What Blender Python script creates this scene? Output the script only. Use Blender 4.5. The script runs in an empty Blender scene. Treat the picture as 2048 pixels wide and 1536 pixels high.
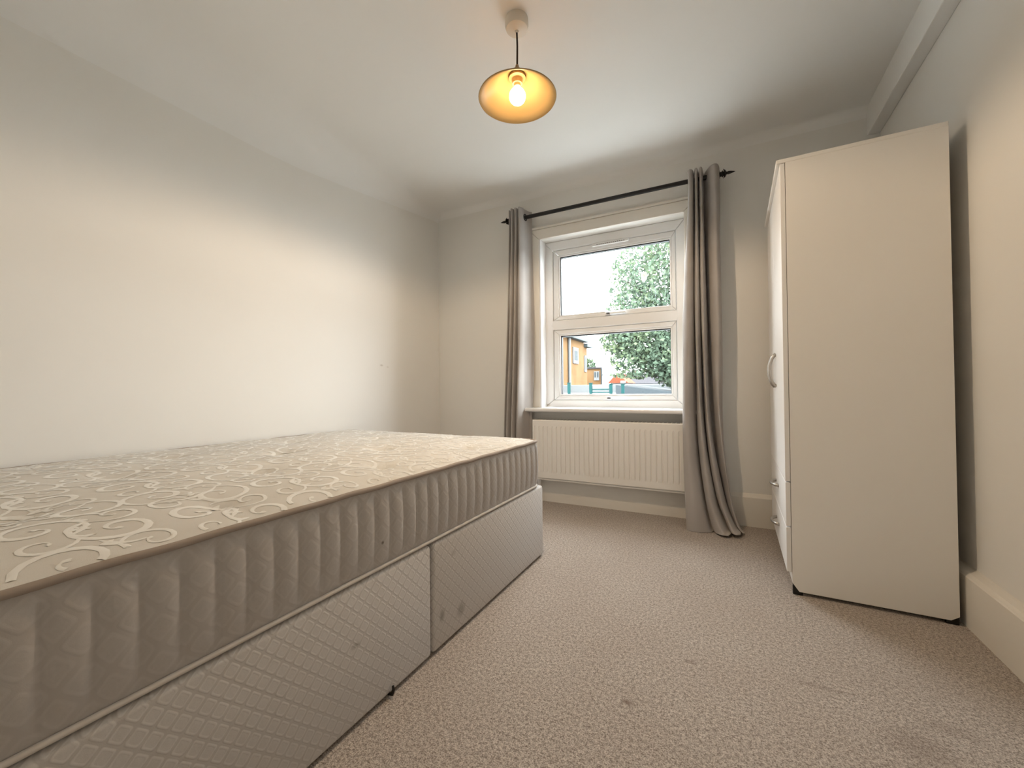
import bpy, bmesh, math, random
from mathutils import Vector, Matrix
from math import sin, cos, pi, sqrt, exp, hypot

scene = bpy.context.scene
COL = scene.collection

# ------------------------------------------------------------------ camera
cam_d = bpy.data.cameras.new('camera')
cam = bpy.data.objects.new('camera', cam_d); COL.objects.link(cam)
F_PX, YAW, PITCH, ROLL = 822.65, 0.47610, 0.013588, -0.008882
cam_d.sensor_fit = 'HORIZONTAL'; cam_d.sensor_width = 36.0
cam_d.lens = F_PX / 2048 * 36.0
cam_d.clip_start = 0.02; cam_d.clip_end = 500
_fw = Vector((-sin(YAW) * cos(PITCH), cos(YAW) * cos(PITCH), sin(PITCH)))
_rt = Vector((cos(YAW), sin(YAW), 0)); _up = _rt.cross(_fw)
_r2 = cos(ROLL) * _rt + sin(ROLL) * _up; _u2 = -sin(ROLL) * _rt + cos(ROLL) * _up
_m = Matrix((_r2, _u2, -_fw)).transposed().to_4x4(); _m.translation = (0, 0, 0.82)
cam.matrix_world = _m
scene.camera = cam

# ------------------------------------------------------------------ sky, exposure
SKY = 11.0
LAMP = 27.0
LAMP_DOWN = 23.0
world = bpy.data.worlds.new('overcast_sky'); scene.world = world
world.use_nodes = True
_bg = world.node_tree.nodes['Background']
_bg.inputs[0].default_value = (0.93, 0.975, 1.0, 1); _bg.inputs[1].default_value = SKY
scene.view_settings.view_transform = 'Standard'
scene.view_settings.look = 'None'
scene.view_settings.gamma = 1.0
scene.view_settings.use_curve_mapping = False
scene.view_settings.exposure = 0.93
scene.cycles.use_denoising = True
scene.cycles.max_bounces = 7; scene.cycles.diffuse_bounces = 4; scene.cycles.glossy_bounces = 3
scene.cycles.use_adaptive_sampling = True; scene.cycles.adaptive_threshold = 0.1
scene.cycles.transparent_max_bounces = 16; scene.cycles.sample_clamp_indirect = 12.0
# sampling portal in the window opening: sky light comes in through here
_pd = bpy.data.lights.new('window_portal', 'AREA'); _pd.shape = 'RECTANGLE'
_pd.size = 1.02; _pd.size_y = 1.27; _pd.cycles.is_portal = True
_po = bpy.data.objects.new('window_portal', _pd); COL.objects.link(_po)
_po.location = (-0.7125, 3.05, 1.31); _po.rotation_euler = (-pi / 2, 0, 0)

# ------------------------------------------------------------------ helpers
def tag(o, label=None, cat=None, group=None, kind=None):
    if label: o['label'] = label
    if cat: o['category'] = cat
    if group: o['group'] = group
    if kind: o['kind'] = kind
    return o

def empty(name, loc, rz=0.0):
    o = bpy.data.objects.new(name, None); COL.objects.link(o)
    o.empty_display_size = 0.1
    o.location = loc; o.rotation_euler = (0, 0, rz)
    return o

def wloc(o):
    v = Vector((0, 0, 0))
    while o is not None:
        v += o.location; o = o.parent
    return v

def finish(name, me, mat, parent=None, smooth=False, local=False):
    """world-coordinate mesh -> object; shifted into the parent's frame unless local"""
    if parent is not None and not local:
        me.transform(Matrix.Translation(-wloc(parent)))
    if smooth:
        me.polygons.foreach_set('use_smooth', [True] * len(me.polygons))
    if mat is not None:
        me.materials.append(mat)
    o = bpy.data.objects.new(name, me); COL.objects.link(o)
    if parent is not None: o.parent = parent
    return o

def obj(name, bm, mat, parent=None, smooth=False, local=False, angle=None):
    bmesh.ops.recalc_face_normals(bm, faces=bm.faces)
    me = bpy.data.meshes.new(name); bm.to_mesh(me); bm.free()
    if angle is not None:
        me.polygons.foreach_set('use_smooth', [True] * len(me.polygons))
        me.set_sharp_from_angle(angle=angle)
    return finish(name, me, mat, parent, smooth, local)

def pyd(name, verts, faces, mat, parent=None, smooth=True, local=False):
    me = bpy.data.meshes.new(name); me.from_pydata(verts, [], faces); me.update()
    return finish(name, me, mat, parent, smooth, local)

def box(bm, x0, x1, y0, y1, z0, z1, bev=0.0, seg=2):
    vs = [bm.verts.new((x, y, z)) for x in (x0, x1) for y in (y0, y1) for z in (z0, z1)]
    idx = [(0, 1, 3, 2), (4, 6, 7, 5), (0, 4, 5, 1), (2, 3, 7, 6), (0, 2, 6, 4), (1, 5, 7, 3)]
    fs = [bm.faces.new([vs[i] for i in f]) for f in idx]
    if bev > 0:
        es = list({e for f in fs for e in f.edges})
        bmesh.ops.bevel(bm, geom=es, offset=bev, segments=seg, profile=0.5, affect='EDGES')
    return bm

def B(*a, **k): return box(bmesh.new(), *a, **k)

def prism(bm, poly, axis, a0, a1):
    """extrude a 2-D polygon along an axis (0 = x, 1 = y, 2 = z); polygon gives the other two in order"""
    def mk(p, a):
        c = list(p); c.insert(axis, a); return bm.verts.new(c)
    A = [mk(p, a0) for p in poly]; Bv = [mk(p, a1) for p in poly]
    n = len(poly)
    bm.faces.new(A); bm.faces.new(list(reversed(Bv)))
    for i in range(n):
        j = (i + 1) % n
        bm.faces.new((A[i], Bv[i], Bv[j], A[j]))
    return bm

def tube(bm, pts, r, seg=8, closed=False, caps=True):
    """tube along a polyline; r is a number or a list"""
    pts = [Vector(p) for p in pts]; n = len(pts)
    rings = []; prev = None
    for i, p in enumerate(pts):
        if closed: t = pts[(i + 1) % n] - pts[i - 1]
        else: t = pts[min(i + 1, n - 1)] - pts[max(i - 1, 0)]
        t.normalize()
        if prev is None:
            a = Vector((0, 0, 1)) if abs(t.z) < 0.9 else Vector((1, 0, 0))
            u = t.cross(a).normalized()
        else:
            u = (prev - t * prev.dot(t)).normalized()
        prev = u; v = t.cross(u)
        rr = r[i] if isinstance(r, (list, tuple)) else r
        rings.append([bm.verts.new(p + (u * cos(2 * pi * k / seg) + v * sin(2 * pi * k / seg)) * rr) for k in range(seg)])
    m = n if closed else n - 1
    for i in range(m):
        a, b = rings[i], rings[(i + 1) % n]
        for k in range(seg):
            bm.faces.new((a[k], a[(k + 1) % seg], b[(k + 1) % seg], b[k]))
    if caps and not closed:
        bm.faces.new(rings[0]); bm.faces.new(list(reversed(rings[-1])))
    return bm

def lathe(bm, prof, c, seg=40, axis='z', close=False):
    """profile of (radius, height) turned about an axis through c"""
    rings = []
    for (r, h) in prof:
        ring = []
        for k in range(seg):
            a = 2 * pi * k / seg
            if axis == 'z': p = (c[0] + r * cos(a), c[1] + r * sin(a), c[2] + h)
            elif axis == 'x': p = (c[0] + h, c[1] + r * cos(a), c[2] + r * sin(a))
            else: p = (c[0] + r * cos(a), c[1] + h, c[2] + r * sin(a))
            ring.append(bm.verts.new(p))
        rings.append(ring)
    n = len(rings)
    for i in range(n if close else n - 1):
        a, b = rings[i], rings[(i + 1) % n]
        for k in range(seg):
            bm.faces.new((a[k], a[(k + 1) % seg], b[(k + 1) % seg], b[k]))
    if not close:
        if prof[0][0] > 1e-6: bm.faces.new(rings[0])
        if prof[-1][0] > 1e-6: bm.faces.new(list(reversed(rings[-1])))
    bmesh.ops.remove_doubles(bm, verts=bm.verts, dist=1e-6)
    return bm

# ------------------------------------------------------------------ materials
class NT:
    def __init__(self, name):
        self.m = bpy.data.materials.new(name); self.m.use_nodes = True
        self.t = self.m.node_tree; self.t.nodes.clear()
        self.out = self.t.nodes.new('ShaderNodeOutputMaterial')
    def n(self, typ, **kw):
        nd = self.t.nodes.new('ShaderNode' + typ)
        for k, v in kw.items():
            if k.startswith('i_'):
                key = k[2:]; key = int(key) if key.isdigit() else key.replace('_', ' ')
                self.set(nd.inputs[key], v)
            else: setattr(nd, k, v)
        return nd
    def set(self, sock, v):
        if hasattr(v, 'is_output'): self.t.links.new(v, sock)
        elif hasattr(v, 'outputs'): self.t.links.new(v.outputs[0], sock)
        else:
            if isinstance(v, (tuple, list)) and len(v) == 3 and sock.type == 'RGBA': v = (*v, 1)
            sock.default_value = v
    def math(self, op, a, b=0.0, c=0.0, clamp=False):
        nd = self.t.nodes.new('ShaderNodeMath'); nd.operation = op; nd.use_clamp = clamp
        self.set(nd.inputs[0], a); self.set(nd.inputs[1], b); self.set(nd.inputs[2], c)
        return nd.outputs[0]
    def mix(self, f, a, b):
        nd = self.t.nodes.new('ShaderNodeMix'); nd.data_type = 'RGBA'
        self.set(nd.inputs[0], f); self.set(nd.inputs[6], a); self.set(nd.inputs[7], b)
        return nd.outputs[2]
    def noise(self, scale, detail=2, rough=0.5, vec=None):
        nd = self.t.nodes.new('ShaderNodeTexNoise')
        nd.inputs['Scale'].default_value = scale; nd.inputs['Detail'].default_value = detail
        nd.inputs['Roughness'].default_value = rough
        self.t.links.new(vec if vec is not None else self.pos(), nd.inputs['Vector'])
        return nd.outputs['Fac']
    def pos(self):
        if not hasattr(self, '_pos'):
            self._pos = self.t.nodes.new('ShaderNodeNewGeometry').outputs['Position']
        return self._pos
    def oco(self):
        if not hasattr(self, '_oco'):
            self._oco = self.t.nodes.new('ShaderNodeTexCoord').outputs['Object']
        return self._oco
    def xyz(self, v=None):
        nd = self.t.nodes.new('ShaderNodeSeparateXYZ'); self.t.links.new(v if v is not None else self.pos(), nd.inputs[0])
        return nd.outputs[0], nd.outputs[1], nd.outputs[2]
    def ramp(self, f, lo, hi):
        nd = self.t.nodes.new('ShaderNodeMapRange'); nd.clamp = True
        self.set(nd.inputs[0], f); nd.inputs[1].default_value = lo; nd.inputs[2].default_value = hi
        return nd.outputs[0]
    def spot(self, c, r, scale=(1, 1, 1)):
        """1 inside a small soft blob round c (a stain with its own place)"""
        d = self.n('VectorMath', operation='SUBTRACT', i_0=self.pos(), i_1=c)
        s = self.n('VectorMath', operation='MULTIPLY', i_0=d.outputs[0], i_1=scale)
        l = self.n('VectorMath', operation='LENGTH', i_0=s.outputs[0])
        return self.math('SUBTRACT', 1.0, self.ramp(l.outputs['Value'], r * 0.3, r), clamp=True)
    def bsdf(self, color, rough=0.6, spec=0.3, bump=None, bstr=0.2, bdist=0.002, **kw):
        nd = self.t.nodes.new('ShaderNodeBsdfPrincipled')
        self.set(nd.inputs['Base Color'], color); self.set(nd.inputs['Roughness'], rough)
        nd.inputs['Specular IOR Level'].default_value = spec
        for k, v in kw.items(): self.set(nd.inputs[k.replace('_', ' ')], v)
        if bump is not None:
            b = self.t.nodes.new('ShaderNodeBump'); b.inputs['Strength'].default_value = bstr
            b.inputs['Distance'].default_value = bdist
            self.set(b.inputs['Height'], bump); self.t.links.new(b.outputs[0], nd.inputs['Normal'])
        return nd
    def done(self, sh):
        self.t.links.new(sh.outputs[0] if hasattr(sh, 'outputs') else sh, self.out.inputs[0])
        return self.m

def plain(name, color, rough=0.5, spec=0.4, **kw):
    t = NT(name); return t.done(t.bsdf(color, rough, spec, **kw))

def m_wall(name, col, marks=()):
    t = NT(name)
    c = t.mix(t.ramp(t.noise(1.6, 1), 0.3, 0.7), tuple(v * 0.975 for v in col), col)
    for (p, r, s, k) in marks:
        c = t.mix(t.math('MULTIPLY', t.spot(p, r, s), k), c, (0.30, 0.25, 0.2))
    return t.done(t.bsdf(c, 0.75, 0.2))

M = {}
M['wall'] = m_wall('wall_paint', (0.85, 0.842, 0.812), marks=[((-2.15, 2.16, 1.0), 0.02, (1, 1, 2.2), 0.35), ((-2.15, 2.22, 0.99), 0.014, (1, 1, 2), 0.2)])
M['ceiling'] = m_wall('ceiling_paint', (0.88, 0.88, 0.865))
M['gloss'] = plain('satin_trim_paint', (0.82, 0.79, 0.73), 0.4, 0.4)
M['upvc'] = plain('white_upvc', (0.86, 0.87, 0.88), 0.3, 0.45)
M['sill'] = plain('white_sill_gloss', (0.86, 0.85, 0.84), 0.3, 0.5)
M['gasket'] = plain('black_rubber_gasket', (0.012, 0.012, 0.013), 0.5, 0.3)
M['grey_plastic'] = plain('grey_plastic', (0.10, 0.10, 0.11), 0.4, 0.4)
M['radiator'] = plain('radiator_enamel', (0.85, 0.83, 0.79), 0.35, 0.45)
M['rod'] = plain('black_iron', (0.012, 0.011, 0.011), 0.45, 0.5, Metallic=0.3)
M['chrome'] = plain('brushed_nickel', (0.50, 0.47, 0.43), 0.35, 0.5, Metallic=0.9)
M['foot'] = plain('black_plastic_foot', (0.012, 0.011, 0.01), 0.5, 0.3)

def m_wood_white(name, col):
    t = NT(name); g = t.noise(900, 2)
    return t.done(t.bsdf(col, 0.42, 0.35, bump=g, bstr=0.08, bdist=0.0005))
M['ward'] = m_wood_white('white_melamine', (0.89, 0.865, 0.82))
M['ward_front'] = m_wood_white('white_foil_front', (0.86, 0.85, 0.84))

def m_glass():
    t = NT('window_glass')
    fr = t.n('Fresnel', i_IOR=1.45)
    tr = t.n('BsdfTransparent', i_Color=(0.97, 0.985, 0.98))
    gl = t.n('BsdfGlossy', i_Roughness=0.0, i_Color=(1, 1, 1))
    mx = t.n('MixShader', i_0=t.math('MULTIPLY', fr.outputs[0], 1.0), i_1=tr, i_2=gl)
    # dried water streaks on the outside of the pane
    x, y, z = t.xyz()
    cv = t.n('CombineXYZ', i_0=t.math('MULTIPLY', x, 90.0), i_1=0.0, i_2=t.math('MULTIPLY', z, 7.0))
    st = t.ramp(t.noise(1.0, 2, 0.5, cv.outputs[0]), 0.5, 0.8)
    zone = t.math('MULTIPLY', t.ramp(z, 1.72, 1.45), t.ramp(z, 1.34, 1.42))
    f = t.math('MULTIPLY', t.math('MULTIPLY', st, zone), 0.05)
    df = t.n('BsdfTranslucent', i_Color=(0.75, 0.9, 0.95))
    return t.done(t.n('MixShader', i_0=f, i_1=mx, i_2=df))
M['glass'] = m_glass()

def m_carpet():
    t = NT('beige_carpet')
    a = t.noise(270, 3, 0.75); b = t.noise(110, 2, 0.6); c = t.noise(3.2, 3, 0.55); d = t.noise(620, 1)
    k = t.math('ADD', t.math('MULTIPLY', a, 0.65), t.math('MULTIPLY', b, 0.35))
    col = t.mix(t.ramp(k, 0.40, 0.59), (0.215, 0.175, 0.145), (0.74, 0.665, 0.595))
    col = t.mix(t.math('MULTIPLY', t.ramp(t.noise(300, 1), 0.40, 0.31), 0.75), col, (0.15, 0.11, 0.085))
    col = t.mix(t.ramp(c, 0.35, 0.7), t.mix(0.16, col, (0.28, 0.2, 0.15)), col)
    for (p, r, s, f) in [((-0.236, 1.100, 0), 0.022, (1, 2.0, 0), 0.7), ((-0.100, 1.346, 0), 0.022, (1, 1.6, 0), 0.4), ((0.221, 1.391, 0), 0.06, (0.7, 4, 0), 0.3),
                         ((0.383, 1.260, 0), 0.09, (1, 1.2, 0), 0.3), ((0.467, 1.356, 0), 0.07, (1, 2.5, 0), 0.25)]:
        col = t.mix(t.math('MULTIPLY', t.spot(p, r, s), f), col, (0.17, 0.11, 0.08))
    h = t.math('ADD', t.math('MULTIPLY', k, 1.0), t.math('MULTIPLY', d, 0.25))
    return t.done(t.bsdf(col, 0.95, 0.05, bump=h, bstr=0.9, bdist=0.006, Sheen_Weight=0.25, Sheen_Roughness=0.4))
M['carpet'] = m_carpet()

def m_lattice(name, side, base, light, dark, bstr, stains=()):
    """woven lattice of small rounded squares set on the diagonal"""
    t = NT(name)
    x, y, z = t.xyz()
    h = t.math('ADD', x, y)
    k = 1 / (side * sqrt(2))
    u = t.math('FRACT', t.math('MULTIPLY', t.math('ADD', h, z), k))
    v = t.math('FRACT', t.math('MULTIPLY', t.math('SUBTRACT', h, z), k))
    du = t.math('ABSOLUTE', t.math('SUBTRACT', u, 0.5)); dv = t.math('ABSOLUTE', t.math('SUBTRACT', v, 0.5))
    p = t.math('ADD', t.math('POWER', t.math('MULTIPLY', du, 2.0), 6.0), t.math('POWER', t.math('MULTIPLY', dv, 2.0), 6.0))
    d = t.math('POWER', p, 1 / 6.0)
    gap = t.ramp(d, 0.80, 0.90)
    ring = t.math('MULTIPLY', t.ramp(d, 0.55, 0.66), t.math('SUBTRACT', 1.0, t.ramp(d, 0.74, 0.84)))
    fz = t.noise(700, 2); fz2 = t.noise(170, 2, 0.6)
    c = t.mix(gap, t.mix(t.ramp(fz2, 0.35, 0.65), tuple(b * 0.95 for b in base), base), dark)
    c = t.mix(t.math('MULTIPLY', ring, 0.6), c, light)
    c = t.mix(t.math('MULTIPLY', t.ramp(t.noise(2.3, 3), 0.45, 0.8), 0.2), c, tuple(b * 0.8 for b in base))
    for (p_, r, s, f) in stains:
        c = t.mix(t.math('MULTIPLY', t.spot(p_, r, s), f), c, (0.10, 0.075, 0.05))
    hh = t.math('ADD', t.math('SUBTRACT', t.math('MULTIPLY', ring, 0.6), gap), t.math('MULTIPLY', fz, 0.35))
    return t.done(t.bsdf(c, 0.75, 0.2, bump=hh, bstr=bstr, bdist=0.0012, Sheen_Weight=0.12))
BX = -0.806
M['divan'] = m_lattice('divan_damask', 0.0275, (0.60, 0.57, 0.545), (0.66, 0.63, 0.605), (0.53, 0.50, 0.475), 0.35,
    stains=[((BX, 0.72, 0.20), 0.018, (1, 1, 2.0), 0.35), ((BX, 1.065, 0.105), 0.018, (1, 1, 0.7), 0.45), ((BX, 1.17, 0.075), 0.03, (1, 1, 1), 0.4), ((BX, 1.13, 0.28), 0.02, (1, 1, 1.5), 0.2)])
M['border'] = m_lattice('mattress_border_damask', 0.042, (0.50, 0.465, 0.435), (0.525, 0.49, 0.46), (0.475, 0.44, 0.41), 0.22,
    stains=[((-0.806, 0.81, 0.42), 0.006, (1, 1, 1), 0.8)])

def m_ticking():
    t = NT('mattress_ticking')
    a = t.noise(600, 2); b = t.noise(5, 3)
    c = t.mix(t.ramp(b, 0.35, 0.7), (0.69, 0.665, 0.615), (0.72, 0.695, 0.65))
    return t.done(t.bsdf(c, 0.75, 0.15, bump=a, bstr=0.25, bdist=0.001, Sheen_Weight=0.1))
M['ticking'] = m_ticking()
M['satin'] = plain('satin_scroll_weave', (0.86, 0.845, 0.80), 0.30, 0.6, Sheen_Weight=0.2)
M['piping'] = plain('taupe_piping', (0.36, 0.30, 0.255), 0.7, 0.2)
M['piping_light'] = plain('pale_piping', (0.63, 0.58, 0.53), 0.7, 0.2)

def m_curtain():
    t = NT('grey_curtain_cloth')
    a = t.noise(500, 2); b = t.noise(6, 2)
    c = t.mix(t.ramp(b, 0.3, 0.7), (0.45, 0.42, 0.40), (0.51, 0.48, 0.46))
    d = t.bsdf(c, 0.7, 0.2, bump=a, bstr=0.2, bdist=0.001, Sheen_Weight=0.25)
    tr = t.n('BsdfTranslucent', i_Color=(0.55, 0.51, 0.49))
    return t.done(t.n('MixShader', i_0=0.16, i_1=d, i_2=tr))
M['curtain'] = m_curtain()

def m_shade():
    t = NT('cream_glass_shade')
    d = t.bsdf((0.62, 0.47, 0.24), 0.25, 0.5)
    tr = t.n('BsdfTranslucent', i_Color=(0.72, 0.58, 0.36))
    return t.done(t.n('MixShader', i_0=0.58, i_1=d, i_2=tr))
M['shade'] = m_shade()
M['canopy'] = plain('cream_plastic', (0.72, 0.68, 0.60), 0.45, 0.4)
M['holder'] = plain('lamp_holder_plastic', (0.36, 0.25, 0.13), 0.45, 0.4)
M['cord'] = plain('brown_braided_cord', (0.035, 0.022, 0.016), 0.7, 0.2)
def m_bulb():
    t = NT('lit_bulb'); return t.done(t.n('Emission', i_Color=(1.0, 0.66, 0.33), i_Strength=LAMP))
M['bulb'] = m_bulb()

# ================================================================== the room shell
XL, XR = -2.15, 0.755          # left and right walls
YW, YR = 2.825, -0.45          # window wall and the wall behind the camera
ZC = 2.312                     # ceiling
WX0, WX1, WZ0, WZ1 = -1.213, -0.212, 0.66, 1.935   # window opening
T = 0.25

def struct(name, o, label, cat):
    o.name = name; return tag(o, label, cat, kind='structure')

struct('floor', obj('floor', B(XL - T, XR + T, YR - T, YW + T, -0.12, 0.0), M['carpet']),
       'beige speckled cut-pile carpet covering the whole floor', 'floor')
struct('wall_left', obj('wall_left', B(XL - T, XL, YR - T, YW + T, 0, 2.6), M['wall']),
       'long plain cream wall behind the bed', 'wall')
struct('wall_right', obj('wall_right', B(XR, XR + T, YR - T, YW + T, 0, 2.6), M['wall']),
       'plain cream wall behind the wardrobe', 'wall')
struct('wall_rear', obj('wall_rear', B(XL, XR, YR - T, YR, 0, 2.6), M['wall']),
       'plain cream wall behind the viewer', 'wall')
bm = bmesh.new()
box(bm, XL, WX0, YW, YW + T, 0, 2.6); box(bm, WX1, XR, YW, YW + T, 0, 2.6)
box(bm, WX0, WX1, YW, YW + T, 0, WZ0); box(bm, WX0, WX1, YW, YW + T, WZ1, 2.6)
struct('wall_window', obj('wall_window', bm, M['wall']), 'cream wall holding the window and radiator', 'wall')

# ceiling: plaster that rounds softly down into the left and window walls
def cove(d, r):
    if d >= r: return 0.0
    d = max(d, 0.0)
    return r - sqrt(max(0.0, r * r - (r - d) ** 2))
def lcove(y): return 0.07 + 0.15 * min(1.0, max(0.0, (2.75 - y) / 1.3))
def lin(a, b, n): return [a + (b - a) * i / n for i in range(n + 1)]
xs = sorted(set([XL + 0.26 * (i / 24) ** 2 for i in range(25)] + lin(XL + 0.26, XR, 14)[1:]))
ys = sorted(set(lin(YR, YW - 0.12, 16) + [YW - 0.12 * (i / 12) ** 1.6 for i in range(13)]))
V = []; Fc = []
for y in ys:
    for x in xs:
        V.append((x, y, ZC + 0.004 * sin(3.1 * x + 1) * sin(2.3 * y) - max(cove(x - XL, lcove(y)), cove(YW - y, 0.05))))
nx = len(xs)
for j in range(len(ys) - 1):
    for i in range(nx - 1):
        a = j * nx + i; Fc.append((a, a + nx, a + nx + 1, a + 1))
# closed slab: top face above
k = len(V)
V += [(XL, YR, 2.6), (XR, YR, 2.6), (XR, YW, 2.6), (XL, YW, 2.6)]
Fc.append((k, k + 1, k + 2, k + 3))
struct('ceiling', pyd('ceiling', V, Fc, M['ceiling']), 'off-white plaster ceiling with softly rounded corners', 'ceiling')

# boxed-in casing along the ceiling on the right
struct('trim_1', obj('trim_1', B(0.70, XR, YR, YW, 2.165, ZC + 0.02, bev=0.003, seg=2), M['ceiling']),
       'white boxed casing along the ceiling above the wardrobe', 'trim')

# skirting boards: flat board with a moulded top
def skirting_profile(t=0.022, h=0.17, top=0.192):
    return [(0, 0), (t, 0), (t, h), (t - 0.003, h + 0.004), (t - 0.006, h + 0.006), (t - 0.012, h + 0.012), (0.005, top - 0.004), (0, top)]
bm = bmesh.new()
prism(bm, [(YW - a, z) for a, z in skirting_profile(0.022)], 0, XL, XR)
struct('baseboard_window', obj('baseboard_window', bm, M['gloss']), 'cream moulded skirting board under the radiator and curtain', 'baseboard')
bm = bmesh.new()
prism(bm, [(XR - a, z) for a, z in skirting_profile(0.034)], 1, YR, YW - 0.022)
struct('baseboard_right', obj('baseboard_right', bm, M['gloss']), 'cream moulded skirting board running past the wardrobe', 'baseboard')
bm = bmesh.new()
prism(bm, [(YR + a, z) for a, z in skirting_profile(0.022)], 0, XL, XR - 0.034)
struct('baseboard_rear', obj('baseboard_rear', bm, M['gloss']), 'cream skirting board behind the viewer', 'baseboard')

# ------------------------------------------------------------------ window
win = empty('window_1', (-0.7125, 2.93, WZ0))
tag(win, 'white plastic window with two stacked panes between grey curtains', 'window', kind='structure')
FX0, FX1, FZ0, FZ1 = WX0, WX1, 0.685, WZ1
FY = 2.905
def bar(name, poly_xz, y0, y1, mat, parent, bev=0.0):
    bm = bmesh.new(); prism(bm, poly_xz, 1, y0, y1)
    if bev:
        es = [e for e in bm.edges if abs(e.verts[0].co.y - y0) < 1e-6 and abs(e.verts[1].co.y - y0) < 1e-6]
        bmesh.ops.bevel(bm, geom=es, offset=bev, segments=2, profile=0.5, affect='EDGES')
    return obj(name, bm, mat, parent)
def frame4(names, x0, x1, z0, z1, l, r, b, t, y0, y1, mat, parent, bev=0.004, gap=0.0006):
    """four mitred bars; l r b t are the bar widths"""
    g = gap
    bar(names, [(x0, z0 + g), (x0 + l, z0 + b + g), (x0 + l, z1 - t - g), (x0, z1 - g)], y0, y1, mat, parent, bev)
    bar(names, [(x1, z0 + g), (x1, z1 - g), (x1 - r, z1 - t - g), (x1 - r, z0 + b + g)], y0, y1, mat, parent, bev)
    bar(names, [(x0 + g, z0), (x1 - g, z0), (x1 - r - g, z0 + b), (x0 + l + g, z0 + b)], y0, y1, mat, parent, bev)
    bar(names, [(x0 + g, z1), (x0 + l + g, z1 - t), (x1 - r - g, z1 - t), (x1 - g, z1)], y0, y1, mat, parent, bev)
frame4('frame_bar', FX0, FX1, FZ0, FZ1, 0.07, 0.06, 0.054, 0.067, FY, FY + 0.07, M['upvc'], win, 0.006)
bar('transom', [(FX0 + 0.048, 1.301), (FX0 + 0.071, 1.337), (FX1 - 0.061, 1.337), (FX1 - 0.04, 1.301), (FX1 - 0.061, 1.265), (FX0 + 0.071, 1.265)],
    FY - 0.001, FY + 0.07, M['upvc'], win, 0.006)
def sash(z0, z1, gz0, gz1):
    x0, x1 = FX0 + 0.0715, FX1 - 0.0615
    s = empty('sash', (0, 0, 0)); s.parent = win
    s.location = Vector(((x0 + x1) / 2, FY + 0.03, z0)) - wloc(win)
    gx0, gx1 = -1.088, -0.311
    l, r, b, t = gx0 - x0, x1 - gx1, gz0 - z0, z1 - gz1
    e = 0.0012
    frame4('sash_bar', x0 + e, x1 - e, z0 + e, z1 - e, l - e - 0.012, r - e - 0.012, b - e - 0.012, t - e - 0.012, FY + 0.006, FY + 0.06, M['upvc'], s, 0.005)
    # glazing beads, sloping in to the glass
    for (poly) in ([(gx0 - 0.012, gz0 - 0.012), (gx0, gz0), (gx0, gz1), (gx0 - 0.012, gz1 + 0.012)],
                   [(gx1 + 0.012, gz0 - 0.012), (gx1 + 0.012, gz1 + 0.012), (gx1, gz1), (gx1, gz0)],
                   [(gx0 - 0.012, gz0 - 0.012), (gx1 + 0.012, gz0 - 0.012), (gx1, gz0), (gx0, gz0)],
                   [(gx0 - 0.012, gz1 + 0.012), (gx0, gz1), (gx1, gz1), (gx1 + 0.012, gz1 + 0.012)]):
        bar('glazing_bead', poly, FY + 0.012, FY + 0.05, M['upvc'], s, 0.003)
    bm = bmesh.new()
    box(bm, gx0, gx0 + 0.006, FY + 0.018, FY + 0.048, gz0, gz1); box(bm, gx1 - 0.003, gx1, FY + 0.018, FY + 0.048, gz0, gz1)
    box(bm, gx0 + 0.006, gx1 - 0.003, FY + 0.018, FY + 0.048, gz0, gz0 + 0.002); box(bm, gx0 + 0.006, gx1 - 0.003, FY + 0.018, FY + 0.048, gz1 - 0.007, gz1)
    obj('gasket', bm, M['gasket'], s)
    pyd('pane', [(gx0, FY + 0.032, gz0), (gx1, FY + 0.032, gz0), (gx1, FY + 0.032, gz1), (gx0, FY + 0.032, gz1)], [(0, 1, 2, 3)], M['glass'], s, smooth=False)
    # handle: base block with dark lock and a slim lever to the right
    hz = z0 + 0.006; hx = -0.727
    bm = bmesh.new()
    box(bm, hx - 0.018, hx + 0.022, FY - 0.012, FY + 0.0055, hz - 0.002, hz + 0.020, 0.004)
    box(bm, hx + 0.010, hx + 0.130, FY - 0.020, FY - 0.010, hz + 0.005, hz + 0.017, 0.0035)
    h = obj('handle', bm, M['upvc'], s)
    hk = B(hx - 0.006, hx + 0.018, FY - 0.0215, FY - 0.0112, hz + 0.004, hz + 0.016, 0.002)
    obj('lock_button', hk, M['grey_plastic'], s)
    return s
sash(1.337, 1.868, 1.374, 1.816)
sash(0.739, 1.265, 0.782, 1.220)
# trickle vent on the head of the top sash
bm = bmesh.new(); box(bm, -0.835, -0.575, FY - 0.012, FY + 0.0055, 1.846, 1.866, 0.003)
tv = obj('trickle_vent', bm, M['upvc'], win)
bm = bmesh.new()
for i in range(14): box(bm, -0.80 + i * 0.0145, -0.80 + i * 0.0145 + 0.010, FY - 0.0128, FY - 0.0115, 1.853, 1.857)
obj('vent_slot', bm, M['grey_plastic'], tv)
# timber lining of the reveal and the architrave
bm = bmesh.new()
box(bm, WX0 - 0.0005, WX0 + 0.012, 2.806, FY + 0.07, FZ0, WZ1)
obj('reveal_lining', bm, M['upvc'], win)
AY = 2.803
aw = 0.075
frame_pts = [
    [(WX0 - aw, FZ0), (WX0, FZ0), (WX0, WZ1), (WX0 - aw, WZ1 + aw)],
    [(WX1, FZ0), (WX1 + aw, FZ0), (WX1 + aw, WZ1 + aw), (WX1, WZ1)],
    [(WX0 - aw + 0.0006, WZ1 + aw), (WX0 + 0.0006, WZ1), (WX1 - 0.0006, WZ1), (WX1 + aw - 0.0006, WZ1 + aw)]]
for p in frame_pts: bar('architrave', p, AY, YW + 0.0005, M['gloss'], win, 0.005)
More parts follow.
